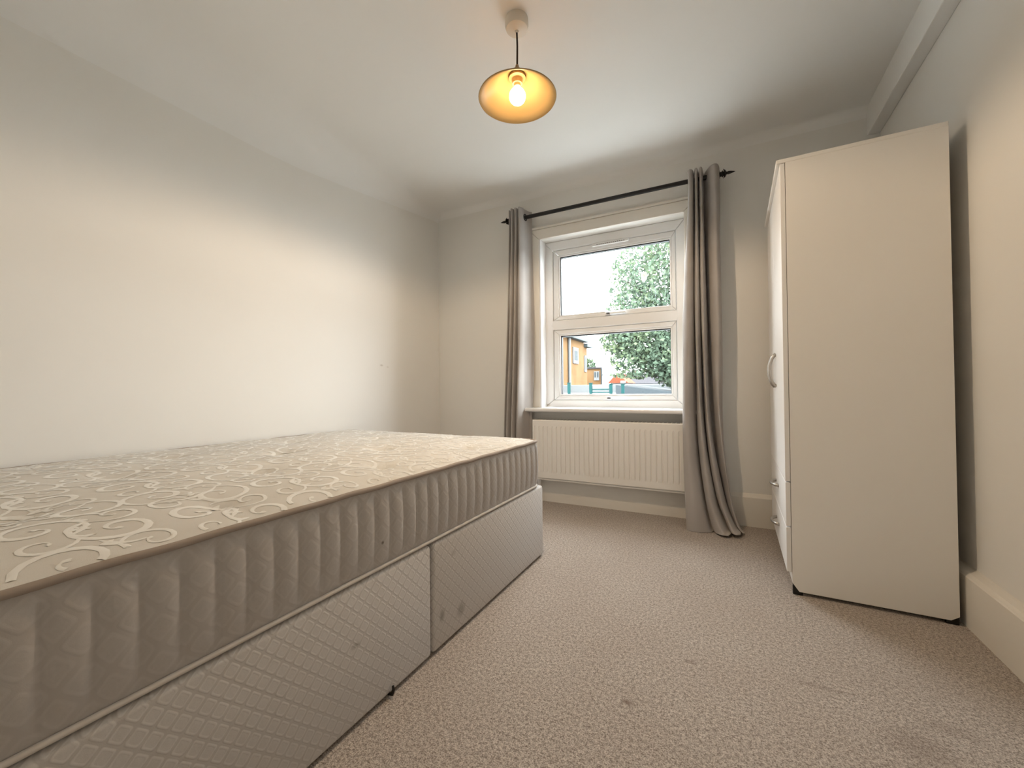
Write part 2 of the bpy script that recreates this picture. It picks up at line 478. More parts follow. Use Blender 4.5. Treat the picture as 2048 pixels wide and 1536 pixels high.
# outer bead along the architrave head
obj('head_bead', B(WX0 - aw - 0.008, WX1 + aw + 0.008, AY - 0.006, YW + 0.0005, WZ1 + aw + 0.001, WZ1 + aw + 0.018, 0.004), M['gloss'], win)
obj('sill', B(-1.315, -0.135, 2.722, FY + 0.005, FZ0 - 0.027, FZ0, 0.010, 3), M['sill'], win, angle=0.6)

# ================================================================== outside
GZ = -2.9
struct('ground', obj('ground', B(-60, 40, 3.2, 120, GZ - 0.3, GZ), plain('asphalt', (0.10, 0.10, 0.10), 0.9, 0.04)), 'grey ground far below outside the window', 'ground')

def m_brick():
    t = NT('yellow_stock_brick')
    br = t.n('TexBrick')
    x, y, z = t.xyz(); cv = t.n('CombineXYZ', i_0=t.math('ADD', x, y), i_1=z, i_2=0.0)
    t.t.links.new(cv.outputs[0], br.inputs['Vector'])
    br.inputs['Scale'].default_value = 1.0; br.inputs['Brick Width'].default_value = 0.225; br.inputs['Row Height'].default_value = 0.075
    br.inputs['Mortar Size'].default_value = 0.008
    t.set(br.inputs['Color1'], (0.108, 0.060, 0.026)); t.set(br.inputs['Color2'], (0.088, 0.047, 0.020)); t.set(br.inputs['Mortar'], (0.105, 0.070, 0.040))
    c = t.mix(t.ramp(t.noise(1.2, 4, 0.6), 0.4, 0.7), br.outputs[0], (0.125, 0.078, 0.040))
    return t.done(t.bsdf(c, 0.9, 0.04))
M['brick'] = m_brick()
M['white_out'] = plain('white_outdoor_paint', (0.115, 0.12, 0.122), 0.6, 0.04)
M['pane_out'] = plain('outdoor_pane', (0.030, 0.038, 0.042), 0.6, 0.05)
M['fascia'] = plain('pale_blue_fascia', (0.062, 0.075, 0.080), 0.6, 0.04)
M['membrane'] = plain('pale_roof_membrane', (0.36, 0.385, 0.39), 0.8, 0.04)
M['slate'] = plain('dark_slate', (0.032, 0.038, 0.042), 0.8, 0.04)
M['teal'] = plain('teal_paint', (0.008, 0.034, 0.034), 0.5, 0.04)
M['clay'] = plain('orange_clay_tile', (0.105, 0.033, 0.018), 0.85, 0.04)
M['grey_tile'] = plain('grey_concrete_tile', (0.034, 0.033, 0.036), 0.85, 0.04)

bld = empty('brick_building', (-8.5, 15.0, GZ))
tag(bld, 'two-storey yellow brick building with white downpipe at left of the view', 'building')
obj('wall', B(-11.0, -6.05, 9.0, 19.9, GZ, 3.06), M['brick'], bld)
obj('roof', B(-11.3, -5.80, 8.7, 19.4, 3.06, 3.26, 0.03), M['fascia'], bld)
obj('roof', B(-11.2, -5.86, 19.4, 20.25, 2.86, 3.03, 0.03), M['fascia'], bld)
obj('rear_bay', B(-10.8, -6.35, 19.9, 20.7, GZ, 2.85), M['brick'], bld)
bm = bmesh.new(); tube(bm, [(-5.98, 17.1, GZ), (-5.98, 17.1, 3.05)], 0.062, 10); obj('downpipe', bm, M['white_out'], bld, angle=0.8)
def far_window(parent, y0, y1, z0, z1, xf, frame=0.09):
    f = obj('window', B(xf - 0.03, xf + 0.05, y0, y1, z0, z1, 0.008), M['white_out'], parent)
    obj('pane', B(xf + 0.045, xf + 0.056, y0 + frame, y1 - frame, z0 + frame, z1 - frame), M['pane_out'], f)
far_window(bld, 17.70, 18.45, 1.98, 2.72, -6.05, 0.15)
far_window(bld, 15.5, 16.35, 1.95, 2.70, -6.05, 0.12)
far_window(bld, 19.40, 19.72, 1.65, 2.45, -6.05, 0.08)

ext = empty('brick_extension', (-7.4, 25.5, GZ))
tag(ext, 'low flat-roofed brick extension with a small double window behind the brick building', 'building')
bm = bmesh.new(); prism(bm, [(-9.5, 24.0), (-6.43, 24.0), (-8.0, 29.0), (-9.5, 29.0)], 2, GZ, 2.02)
obj('wall', bm, M['brick'], ext)
bm = bmesh.new(); prism(bm, [(-9.6, 23.9), (-6.36, 23.9), (-7.95, 29.1), (-9.6, 29.1)], 2, 2.02, 2.11)
obj('roof', bm, M['grey_tile'], ext)
bm = bmesh.new(); tube(bm, [(-6.40, 23.93, GZ), (-6.40, 23.93, 2.02)], 0.05, 8); obj('downpipe', bm, M['slate'], ext, angle=0.8)
for x0 in (-6.87, -6.71):
    f = obj('window', B(x0, x0 + 0.155, 23.95, 24.02, 1.32, 1.86, 0.006), M['white_out'], ext)
    obj('pane', B(x0 + 0.035, x0 + 0.12, 23.94, 23.955, 1.50, 1.81), M['pane_out'], f)

gab = empty('gabled_house', (-10.3, 47.0, GZ))
tag(gab, 'far house with bright orange-red tiled roof beyond the flat roofs', 'house')
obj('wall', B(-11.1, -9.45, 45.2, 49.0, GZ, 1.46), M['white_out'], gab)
bm = bmesh.new(); prism(bm, [(-11.4, 1.42), (-9.15, 1.42), (-10.37, 2.52)], 1, 45.0, 49.2); obj('roof', bm, M['clay'], gab)
obj('dormer', B(-9.95, -9.4, 44.8, 45.4, 1.42, 1.68), M['white_out'], gab)

ter = empty('terrace_house', (-10.0, 62.0, GZ))
tag(ter, 'far terrace with long grey tiled roof behind the tree', 'house')
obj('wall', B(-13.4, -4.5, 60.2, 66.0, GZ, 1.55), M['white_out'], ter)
bm = bmesh.new(); prism(bm, [(59.9, 1.5), (66.3, 1.5), (63.1, 3.05)], 0, -13.6, -4.4); obj('roof', bm, M['grey_tile'], ter)
for x in (-12.2, -9.6, -7.0): obj('chimney', B(x, x + 0.5, 62.8, 63.4, 2.6, 3.6, 0.02), M['clay'], ter)

flat = empty('flat_roof_annex', (-2.4, 9.0, GZ))
tag(flat, 'low annex with pale flat roof just below the window', 'building')
obj('wall', B(-5.0, 2.5, 3.5, 13.6, GZ, 0.52), M['brick'], flat)
obj('roof', B(-5.1, 2.6, 3.4, 13.7, 0.52, 0.69, 0.02), M['membrane'], flat)
obj('parapet', B(-5.1, 2.6, 13.5, 13.75, 0.60, 0.955, 0.02), M['white_out'], flat)
bm = bmesh.new(); prism(bm, [(-2.10, 0.66), (2.3, 0.66), (2.3, 0.70), (-0.95, 0.745), (-2.10, 0.90)], 1, 9.0, 12.6)
obj('slate_hood', bm, M['slate'], flat)

def post(x, y, h, label):
    p = empty('railing_post', (x, y, 0.688))
    tag(p, label, 'post', 'teal railing posts on the flat roof')
    obj('upright', B(x - 0.028, x + 0.028, y - 0.028, y + 0.028, 0.688, 0.688 + h, 0.006), M['teal'], p)
    obj('foot_plate', B(x - 0.06, x + 0.06, y - 0.06, y + 0.06, 0.688, 0.705, 0.004), M['teal'], p)
    obj('cap', B(x - 0.036, x + 0.036, y - 0.036, y + 0.036, 0.688 + h, 0.70 + h, 0.003), M['teal'], p)
post(-2.815, 8.0, 0.25, 'leftmost teal post on the flat roof, under the brick building downpipe')
post(-2.36, 8.0, 0.24, 'teal post at the left end of the rooftop rails')
post(-1.96, 8.0, 0.22, 'teal post at the right end of the rooftop rails')
post(-1.73, 8.0, 0.21, 'rightmost teal post on the flat roof, under the orange gable')
rl = empty('roof_railing', (-2.16, 8.0, 0.69))
tag(rl, 'pale rails with teal lower bar spanning two rooftop posts', 'railing')
obj('rail', B(-2.33, -1.99, 7.985, 8.015, 0.865, 0.905, 0.006), M['white_out'], rl)
obj('rail', B(-2.33, -1.99, 7.985, 8.015, 0.80, 0.822, 0.005), M['teal'], rl)
obj('rail', B(-2.33, -1.99, 7.985, 8.015, 0.735, 0.755, 0.005), M['teal'], rl)
obj('panel', B(-2.32, -2.00, 7.993, 8.003, 0.826, 0.862), M['membrane'], rl)

# trees
def m_leaf(name, a, b):
    t = NT(name); n = t.noise(1.4, 2); n2 = t.noise(9, 1)
    c = t.mix(t.ramp(n, 0.38, 0.66), a, b)
    c = t.mix(t.ramp(n2, 0.4, 0.6), c, tuple(v * 0.62 for v in a))
    d = t.bsdf(c, 0.55, 0.12); tr = t.n('BsdfTranslucent', i_Color=c)
    return t.done(t.n('MixShader', i_0=0.35, i_1=d, i_2=tr))
M['leaf'] = m_leaf('broad_leaf', (0.078, 0.115, 0.080), (0.130, 0.165, 0.085))
M['bark'] = plain('grey_bark', (0.05, 0.045, 0.038), 0.9, 0.04)
def leaves(name, blobs, size, mat, parent, seed):
    R = random.Random(seed); V = []; Fc = []
    for (c, r, n) in blobs:
        for _ in range(n):
            while True:
                p = Vector((R.uniform(-1, 1), R.uniform(-1, 1), R.uniform(-1, 1)))
                if p.length < 1: break
            p = p * (0.55 + 0.45 * R.random()) if p.length < 0.4 else p
            q = Vector((c[0] + p.x * r[0], c[1] + p.y * r[1], c[2] + p.z * r[2]))
            s = size * R.uniform(0.6, 1.25)
            a = Vector((R.gauss(0, 1), R.gauss(0, 1), R.gauss(-0.5, 0.6))).normalized()
            b = a.cross(Vector((R.gauss(0, 1), R.gauss(0, 1), R.gauss(0, 1)))).normalized()
            nrm = a.cross(b)
            k = len(V)
            V += [q - a * s * .5, q + b * s * .32 + nrm * s * .08, q + a * s * .5, q - b * s * .32 + nrm * s * .08]
            Fc += [(k, k + 1, k + 2), (k, k + 2, k + 3)]
    o = pyd(name, V, Fc, mat, parent, smooth=False); o['kind'] = 'stuff'
    return o
tree = empty('leafy_tree', (0.25, 11.0, GZ))
tag(tree, 'large leafy green tree filling the right half of the window view', 'tree')
bm = bmesh.new()
tube(bm, [(0.25, 11, GZ), (0.2, 11, -0.8), (0.05, 11, 1.0), (-0.1, 11, 2.6), (-0.2, 11, 4.4)], [0.24, 0.2, 0.16, 0.1, 0.04], 10)
obj('trunk', bm, M['bark'], tree, angle=1.0)
_R = random.Random(5)
for (a, b, c, r) in [((0.1, 11, 0.9), (-1.0, 10.6, 1.35), (-2.75, 10.2, 1.85), 0.05), ((0.08, 11, 1.1), (-1.2, 10.4, 1.75), (-2.35, 10.2, 2.25), 0.045),
                     ((0, 11, 1.7), (-1.1, 10.8, 2.7), (-2.3, 10.4, 3.6), 0.05), ((-0.05, 11, 2.2), (-0.8, 10.9, 3.4), (-1.6, 10.8, 4.6), 0.045),
                     ((0.1, 11, 1.3), (0.9, 10.8, 2.4), (1.8, 10.8, 3.4), 0.05), ((0.1, 11, 1.0), (-0.5, 10.3, 1.1), (-1.3, 9.8, 0.95), 0.035)]:
    A, Bp, Cc = Vector(a), Vector(b), Vector(c)
    pts = []
    for i in range(9):
        t = i / 8; p = A * (1 - t) ** 2 + Bp * 2 * t * (1 - t) + Cc * t * t
        pts.append(p + Vector((_R.uniform(-.04, .04), _R.uniform(-.04, .04), _R.uniform(-.05, .05))) * (1 if 0 < i < 8 else 0))
    bm = bmesh.new(); tube(bm, pts, [r * (1 - 0.85 * i / 8) for i in range(9)], 6)
    for q in (3, 5, 6):
        tube(bm, [pts[q], pts[q] + Vector((-.25, -.1, .22)), pts[q] + Vector((-.6, -.15, .3 + .2 * _R.random()))], [r * .35, r * .25, r * .08], 5)
    obj('branch', bm, M['bark'], tree, angle=1.0)
leaves('foliage', [((-0.75, 11.0, 3.55), (1.95, 1.4, 1.5), 10500), ((-1.75, 10.4, 2.55), (0.95, 0.8, 0.75), 2000), ((0.6, 11.2, 3.3), (1.9, 1.4, 1.9), 3600),
                   ((-1.35, 10.4, 1.95), (1.40, 0.9, 0.50), 2800), ((-0.95, 10.2, 1.50), (0.8, 0.8, 0.55), 2400), ((-0.65, 10.2, 1.15), (0.85, 0.7, 0.40), 1700),
                   ((-2.25, 10.2, 1.95), (0.55, 0.4, 0.42), 420), ((-1.75, 10.1, 1.45), (0.75, 0.5, 0.30), 700), ((-1.85, 10.0, 1.16), (0.60, 0.4, 0.11), 240), ((0.6, 10.8, 1.6), (1.2, 0.9, 0.8), 1200)],
       0.115, M['leaf'], tree, 11)
bush = empty('distant_tree', (-12.3, 40.0, GZ))
tag(bush, 'small pale far-off tree showing between the two brick buildings', 'tree')
bm = bmesh.new(); tube(bm, [(-12.3, 40, GZ), (-12.2, 40, 2.6)], [0.2, 0.08], 8); obj('trunk', bm, M['bark'], bush)
leaves('foliage', [((-12.2, 40, 2.9), (1.0, 0.9, 1.1), 900), ((-11.7, 40, 2.2), (1.1, 0.8, 0.8), 600)], 0.3, M['leaf'], bush, 3)

# ================================================================== radiator
rad = empty('radiator', (-0.71, 2.77, 0.18))
tag(rad, 'cream ribbed panel radiator under the window sill', 'radiator')
RX0, RX1, RZ0, RZ1, RYF, RYB = -1.24, -0.212, 0.18, 0.602, 2.718, 2.79
# front sheet: pressed with narrow vertical grooves
P = [(RX0 + 0.004, 0)]
pitch = 0.0335; x = RX0 + 0.020
while x < RX1 - 0.012:
    P += [(x - 0.0055, 0), (x - 0.0025, 0.0055), (x + 0.0025, 0.0055), (x + 0.0055, 0)]
    x += pitch
P.append((RX1 - 0.004, 0))
rows = [(RZ0 + 0.004, 0.004, 0), (RZ0 + 0.010, 0, 0), (RZ0 + 0.046, 0, 0), (RZ0 + 0.060, 0, 1), (RZ1 - 0.056, 0, 1), (RZ1 - 0.044, 0, 0), (RZ1 - 0.008, 0, 0), (RZ1 - 0.002, 0.004, 0)]
V = []; Fc = []
for (z, dy, g) in rows:
    for (px, d) in P: V.append((px, RYF + dy + d * g - (0.0015 if g else 0), z))
n = len(P)
for j in range(len(rows) - 1):
    for i in range(n - 1):
        a = j * n + i; Fc.append((a, a + 1, a + n + 1, a + n))
pyd('front_panel', V, Fc, M['radiator'], rad, smooth=False)
obj('back_panel', B(RX0 + 0.004, RX1 - 0.004, RYF + 0.012, RYF + 0.020, RZ0 + 0.004, RZ1 - 0.004), M['radiator'], rad)
obj('convector', B(RX0 + 0.03, RX1 - 0.03, RYF + 0.020, RYB - 0.004, RZ0 + 0.03, RZ1 - 0.03), M['radiator'], rad)
bm = bmesh.new(); box(bm, RX0, RX1, RYF + 0.003, RYB, RZ1 - 0.003, RZ1, 0.001)
tg = obj('top_grille', bm, M['radiator'], rad)
bm = bmesh.new()
for i in range(38): box(bm, RX0 + 0.02 + i * 0.0258, RX0 + 0.038 + i * 0.0258, RYF + 0.016, RYB - 0.012, RZ1 - 0.0005, RZ1 + 0.0004)
obj('grille_slot', bm, M['grey_plastic'], tg)
for x0 in (RX0, RX1 - 0.004): obj('side_panel', B(x0, x0 + 0.004, RYF + 0.002, RYB, RZ0, RZ1 - 0.003, 0.001), M['radiator'], rad)
obj('bottom_lip', B(RX0 + 0.004, RX1 - 0.004, RYF + 0.008, RYF + 0.03, RZ0 - 0.008, RZ0 + 0.003, 0.002), M['radiator'], rad)
for x0 in (-1.10, -0.33): obj('bracket', B(x0, x0 + 0.03, RYB - 0.002, YW - 0.0015, 0.25, 0.54), M['radiator'], rad)
for x0 in (RX0 + 0.03,):
    bm = bmesh.new(); tube(bm, [(x0, 2.765, 0.0), (x0, 2.765, RZ0 + 0.02)], 0.0075, 10); obj('pipe', bm, M['radiator'], rad, angle=0.8)
    bm = bmesh.new(); lathe(bm, [(0, 0), (0.012, 0), (0.014, 0.004), (0.014, 0.04), (0.011, 0.05), (0, 0.05)], (x0, 2.765, 0.12), 14); obj('valve', bm, M['upvc'], rad, angle=0.6)

# ================================================================== curtain rod and curtains
rod = empty('curtain_rod', (-0.71, 2.735, 2.09))
tag(rod, 'black iron curtain rod with spear finials above the window', 'curtain rod')
bm = bmesh.new(); lathe(bm, [(0.0135, -1.425), (0.0135, 0.005)], (0, 2.735, 2.09), 16, 'x'); obj('pole', bm, M['rod'], rod, angle=0.6)
def finial(x, d):
    bm = bmesh.new()
    prof = [(0.0125, 0), (0.0185, 0.002), (0.0185, 0.007), (0.013, 0.009), (0.013, 0.013), (0.021, 0.017), (0.0215, 0.021), (0.010, 0.027), (0.0075, 0.032), (0.0095, 0.042), (0.0075, 0.056), (0.004, 0.072), (0.0005, 0.084)]
    lathe(bm, [(r, h * d * 0.85) for r, h in prof], (x, 2.735, 2.09), 12, 'x')
    obj('finial', bm, M['rod'], rod, angle=0.6)
    bm = bmesh.new()
    for k in range(4):
        a = k * pi / 2 + pi / 4
        u = Vector((0, cos(a), sin(a)))
        c0 = Vector((x + d * 0.016, 2.735, 2.09))
        prism_pts = [c0 + u * 0.012 - Vector((d * .004, 0, 0)), c0 + u * 0.028 + Vector((-d * 0.008, 0, 0)), c0 + u * 0.012 + Vector((d * .008, 0, 0))]
        w = Vector((0, -sin(a), cos(a))) * 0.0035
        A = [bm.verts.new(p - w) for p in prism_pts]; Bv = [bm.verts.new(p + w) for p in prism_pts]
        bm.faces.new(A); bm.faces.new(list(reversed(Bv)))
        for i in range(3): bm.faces.new((A[i], Bv[i], Bv[(i + 1) % 3], A[(i + 1) % 3]))
    obj('finial_leaf', bm, M['rod'], rod)
finial(-1.425, -1); finial(0.005, 1)
for x0 in (-1.375, -0.055):
    bm = bmesh.new(); tube(bm, [(x0, YW, 2.075), (x0, 2.735, 2.075)], 0.006, 8)
    lathe(bm, [(0.0, 0), (0.022, 0), (0.022, -0.005), (0.0, -0.005)], (x0, YW, 2.075), 14, 'y'); obj('bracket', bm, M['rod'], rod, angle=0.6)

def catmull(pts, sub):
    n = len(pts); out = []
    for i in range(n - 1):
        p0, p1, p2, p3 = pts[max(i - 1, 0)], pts[i], pts[i + 1], pts[min(i + 2, n - 1)]
        for s in range(sub):
            t = s / sub
            out.append(tuple(0.5 * ((2 * b) + (c - a) * t + (2 * a - 5 * b + 4 * c - d) * t * t + (3 * b - a - 3 * c + d) * t ** 3) for a, b, c, d in zip(p0, p1, p2, p3)))
    out.append(tuple(pts[-1])); return out

def curtain(levels, nz, sub=6, wob=0.0, seed=1):
    """levels: list of rows of (x, y, z) control points; lofted smoothly downwards"""
    rows = [catmull(L, sub) for L in levels]
    cols = list(zip(*rows))
    cols = [catmull(list(c), nz) for c in cols]
    m, k = len(cols), len(cols[0])
    R = random.Random(seed); ph = [R.uniform(0, 6) for _ in range(6)]
    V = []
    for j in range(k):
        for i in range(m):
            x, y, z = cols[i][j]
            w = wob * sin(pi * j / (k - 1))
            V.append((x + w * sin(5 * z + ph[0] + i * .25), y + w * sin(7 * z + ph[1] + i * .4), z))
    Fc = [(j * m + i, (j + 1) * m + i, (j + 1) * m + i + 1, j * m + i + 1) for j in range(k - 1) for i in range(m - 1)]
    return V, Fc

def make_curtain(name, levels, nz, loc, label, eyelets, wob, seed):
    c = empty(name, loc)
    tag(c, label, 'curtain', 'grey eyelet curtains at the window')
    V, Fc = curtain(levels, nz, 6, wob, seed)
    o = pyd('cloth', V, Fc, M['curtain'], c)
    sd = o.modifiers.new('thickness', 'SOLIDIFY'); sd.thickness = 0.0028; sd.offset = 0
    for (x, ax) in eyelets:
        bm = bmesh.new(); cx = (x, 2.735, 2.09); a = ax
        u = Vector((sin(a), cos(a), 0)); v = Vector((0, 0, 1))
        pts = [Vector(cx) + u * (0.021 * cos(2 * pi * i / 20)) + v * (0.021 * sin(2 * pi * i / 20)) for i in range(20)]
        tube(bm, pts, 0.0045, 8, closed=True); obj('eyelet', bm, M['rod'], c, angle=1.0)
    return c

# right curtain: tight folds on the left, one broad fold on the right, hem trailing over the carpet
yb, yf = 2.79, 2.675
def zz(pts, z): return [(x, y, z) for x, y in pts]
rt = [(-0.150, 2.795), (-0.176, 2.755), (-0.179, 2.690), (-0.165, 2.668), (-0.150, 2.690), (-0.147, 2.770), (-0.140, 2.690), (-0.132, 2.668), (-0.124, 2.690), (-0.121, 2.770),
      (-0.114, 2.690), (-0.106, 2.668), (-0.099, 2.690), (-0.094, 2.775), (-0.080, 2.740), (-0.055, 2.685), (-0.030, 2.668), (-0.014, 2.690), (-0.008, 2.750), (-0.016, 2.795)]
r1 = [(-0.175, 2.79), (-0.205, 2.755), (-0.215, 2.700), (-0.185, 2.662), (-0.160, 2.690), (-0.155, 2.765), (-0.146, 2.690), (-0.136, 2.660), (-0.124, 2.690), (-0.120, 2.770),
      (-0.113, 2.690), (-0.102, 2.660), (-0.092, 2.690), (-0.086, 2.770), (-0.072, 2.740), (-0.050, 2.685), (-0.028, 2.665), (-0.014, 2.690), (-0.008, 2.745), (-0.020, 2.79)]
r2 = [(-0.190, 2.704), (-0.212, 2.698), (-0.226, 2.672), (-0.195, 2.645), (-0.160, 2.680), (-0.150, 2.735), (-0.139, 2.670), (-0.126, 2.638), (-0.112, 2.675), (-0.104, 2.745),
      (-0.098, 2.680), (-0.088, 2.650), (-0.076, 2.680), (-0.068, 2.755), (-0.055, 2.730), (-0.038, 2.680), (-0.022, 2.665), (-0.012, 2.690), (-0.012, 2.745), (-0.025, 2.78)]
r3 = [(-0.170, 2.70), (-0.205, 2.680), (-0.212, 2.630), (-0.180, 2.600), (-0.135, 2.630), (-0.115, 2.690), (-0.105, 2.640), (-0.085, 2.605), (-0.066, 2.640), (-0.055, 2.710),
      (-0.048, 2.650), (-0.036, 2.625), (-0.022, 2.655), (-0.012, 2.735), (-0.004, 2.715), (0.006, 2.680), (0.014, 2.665), (0.020, 2.690), (0.018, 2.740), (0.000, 2.775)]
r4 = [(-0.150, 2.69, 0.012), (-0.200, 2.630, 0.010), (-0.197, 2.590, 0.008), (-0.150, 2.572, 0.008), (-0.095, 2.600, 0.010), (-0.075, 2.650, 0.018), (-0.060, 2.590, 0.03), (-0.030, 2.560, 0.045), (-0.012, 2.600, 0.040), (-0.002, 2.670, 0.05),
      (0.006, 2.615, 0.06), (0.018, 2.590, 0.06), (0.030, 2.625, 0.055), (0.036, 2.700, 0.06), (0.042, 2.680, 0.06), (0.048, 2.650, 0.06), (0.056, 2.640, 0.05), (0.060, 2.665, 0.045), (0.058, 2.710, 0.045), (0.040, 2.750, 0.05)]
r5 = [(-0.140, 2.68, 0.006), (-0.198, 2.615, 0.006), (-0.196, 2.578, 0.006), (-0.145, 2.560, 0.006), (-0.080, 2.590, 0.006), (-0.055, 2.630, 0.008), (-0.040, 2.555, 0.010), (0.002, 2.525, 0.016), (0.020, 2.560, 0.018), (0.022, 2.620, 0.012),
      (0.028, 2.560, 0.022), (0.045, 2.535, 0.024), (0.068, 2.565, 0.020), (0.070, 2.640, 0.014), (0.074, 2.620, 0.018), (0.080, 2.600, 0.018), (0.088, 2.610, 0.016), (0.088, 2.640, 0.010), (0.080, 2.680, 0.008), (0.060, 2.720, 0.006)]
make_curtain('curtain', [zz(rt, 2.130), zz(rt, 1.95), zz(r1, 1.25), zz(r2, 0.62), zz(r3, 0.22), r4, r5], 9, (-0.10, 2.70, 0.0),
             'grey curtain bunched between window and wardrobe, hem trailing on the carpet', [(-0.010, 0.12), (-0.174, -0.2)], 0.003, 4)
lt = [(-1.262, 2.797), (-1.276, 2.785), (-1.290, 2.735), (-1.294, 2.690), (-1.308, 2.668), (-1.320, 2.690), (-1.324, 2.770), (-1.330, 2.690), (-1.340, 2.668), (-1.350, 2.690),
      (-1.354, 2.770), (-1.361, 2.690), (-1.371, 2.668), (-1.382, 2.690), (-1.388, 2.755), (-1.394, 2.700), (-1.400, 2.690), (-1.405, 2.740), (-1.400, 2.79)]
l1 = [(-1.250, 2.797), (-1.270, 2.785), (-1.290, 2.730), (-1.297, 2.685), (-1.315, 2.660), (-1.330, 2.690), (-1.334, 2.770), (-1.341, 2.690), (-1.352, 2.662), (-1.364, 2.690),
      (-1.368, 2.770), (-1.376, 2.690), (-1.388, 2.662), (-1.400, 2.690), (-1.406, 2.755), (-1.413, 2.700), (-1.420, 2.685), (-1.426, 2.740), (-1.418, 2.79)]
l2 = [(-1.265, 2.77), (-1.285, 2.76), (-1.305, 2.722), (-1.312, 2.680), (-1.332, 2.655), (-1.350, 2.690), (-1.356, 2.765), (-1.364, 2.690), (-1.377, 2.655), (-1.391, 2.690),
      (-1.396, 2.765), (-1.404, 2.690), (-1.417, 2.655), (-1.430, 2.690), (-1.437, 2.755), (-1.444, 2.700), (-1.450, 2.680), (-1.456, 2.735), (-1.446, 2.785)]
make_curtain('curtain', [zz(lt, 2.148), zz(lt, 1.9), zz(l1, 1.3), zz(l2, 0.5), zz(l2, 0.012)], 9, (-1.35, 2.70, 0.0),
             'grey curtain gathered at the left of the window, behind the bed end', [(-1.288, 0.1), (-1.403, 0.1)], 0.002, 9)

# ================================================================== divan base and mattress
BXW = -2.138; BY0, BYS, BY1 = -0.02, 1.018, 1.890
BH = 0.345
div = empty('divan_base', ((BX + BXW) / 2, 0.93, 0))
tag(div, 'pale damask-covered divan bed base in two halves under the mattress', 'bed base')
def base_half(y0, y1):
    bm = B(BXW, BX, y0, y1, 0.006, BH, 0.013, 3)
    h = obj('base_half', bm, M['divan'], div, angle=0.7)
    # seam roll along the top edge of the cover
    pts = [(BXW + 0.012, y0 + 0.012, BH - 0.004), (BX - 0.010, y0 + 0.012, BH - 0.004), (BX - 0.010, y1 - 0.012, BH - 0.004), (BXW + 0.012, y1 - 0.012, BH - 0.004)]
    bm = bmesh.new(); tube(bm, pts, 0.0035, 6, closed=True); obj('top_seam', bm, M['piping_light'], h)
    for (x, y) in ((BX - 0.06, y0 + 0.08), (BX - 0.06, y1 - 0.08), (BXW + 0.06, y0 + 0.08), (BXW + 0.06, y1 - 0.08)):
        obj('glide', B(x - 0.02, x + 0.02, y - 0.02, y + 0.02, 0.0, 0.006), M['foot'], h)
base_half(BY0, BYS - 0.004); base_half(BYS + 0.004, BY1)
bm = bmesh.new(); tube(bm, [(BX - 0.006, 0.835, 0.008), (BX + 0.007, 0.836, 0.010), (BX + 0.010, 0.838, 0.022), (BX + 0.006, 0.840, 0.030)], [0.004, 0.005, 0.004, 0.003], 7)
obj('pull_strap', bm, M['foot'], div)

mat_t = empty('mattress', ((BX + BXW) / 2, 0.93, BH))
tag(mat_t, 'cream tufted mattress with scroll-pattern top and quilted side border', 'mattress')
MX0, MX1, MY0, MY1 = BXW + 0.004, BX - 0.010, BY0 + 0.006, BY1 - 0.022
MZ0, MZ1 = BH + 0.007, 0.568
RC = 0.055
TUFTS = [(x, y) for y in (0.02, 0.49, 0.96, 1.43) for x in (-0.955, -1.46, -1.965)] + [(x, y) for y in (0.255, 0.725, 1.195, 1.66) for x in (-1.19, -1.72)]
def mtop(x, y):
    d = min(x - MX0, MX1 - x, y - MY0, MY1 - y)
    z = MZ1 + 0.034 * (1 - exp(-max(d, 0) / 0.13))
    s = 0.0
    for (tx, ty) in TUFTS:
        dx, dy = x - tx, y - ty
        if abs(dx) < 0.5 and abs(dy) < 0.5:
            q = dx * dx + dy * dy
            s += 0.010 * exp(-q / (2 * 0.028 ** 2)) + 0.006 * exp(-q / (2 * 0.10 ** 2))
            # creases running out of the tuft
            for (ux, uy) in ((0.46, 0.89), (0.46, -0.89), (0.98, 0.2)):
                al = dx * ux + dy * uy; pe = dx * uy - dy * ux
                s += 0.0022 * exp(-(pe / 0.011) ** 2) * exp(-abs(al) / 0.085)
    w = 0.0022 * sin(41 * y + 3 * sin(9 * x)) * exp(-abs(d - 0.03) / 0.03) + 0.002 * sin(13 * x + 5 * y) * sin(9 * y - 4 * x)
    return z - s * min(1, d / 0.05 + 0.2) + w * min(1, d / 0.02)
def round_pt(x, y, r=RC):
    cx = MX0 + r if x < MX0 + r else MX1 - r if x > MX1 - r else None
    cy = MY0 + r if y < MY0 + r else MY1 - r if y > MY1 - r else None
    if cx is None or cy is None: return x, y
    a, b = (x - cx) / r, (y - cy) / r
    return cx + r * a * sqrt(1 - b * b / 2), cy + r * b * sqrt(1 - a * a / 2)
gx, gy = 190, 270
V = []; Fc = []
for j in range(gy + 1):
    for i in range(gx + 1):
        x0 = MX0 + (MX1 - MX0) * i / gx; y0 = MY0 + (MY1 - MY0) * j / gy
        x, y = round_pt(x0, y0); V.append((x, y, mtop(x0, y0)))
Fc = [(j * (gx + 1) + i, j * (gx + 1) + i + 1, (j + 1) * (gx + 1) + i + 1, (j + 1) * (gx + 1) + i) for j in range(gy) for i in range(gx)]
top = pyd('top_panel', V, Fc, M['ticking'], mat_t)
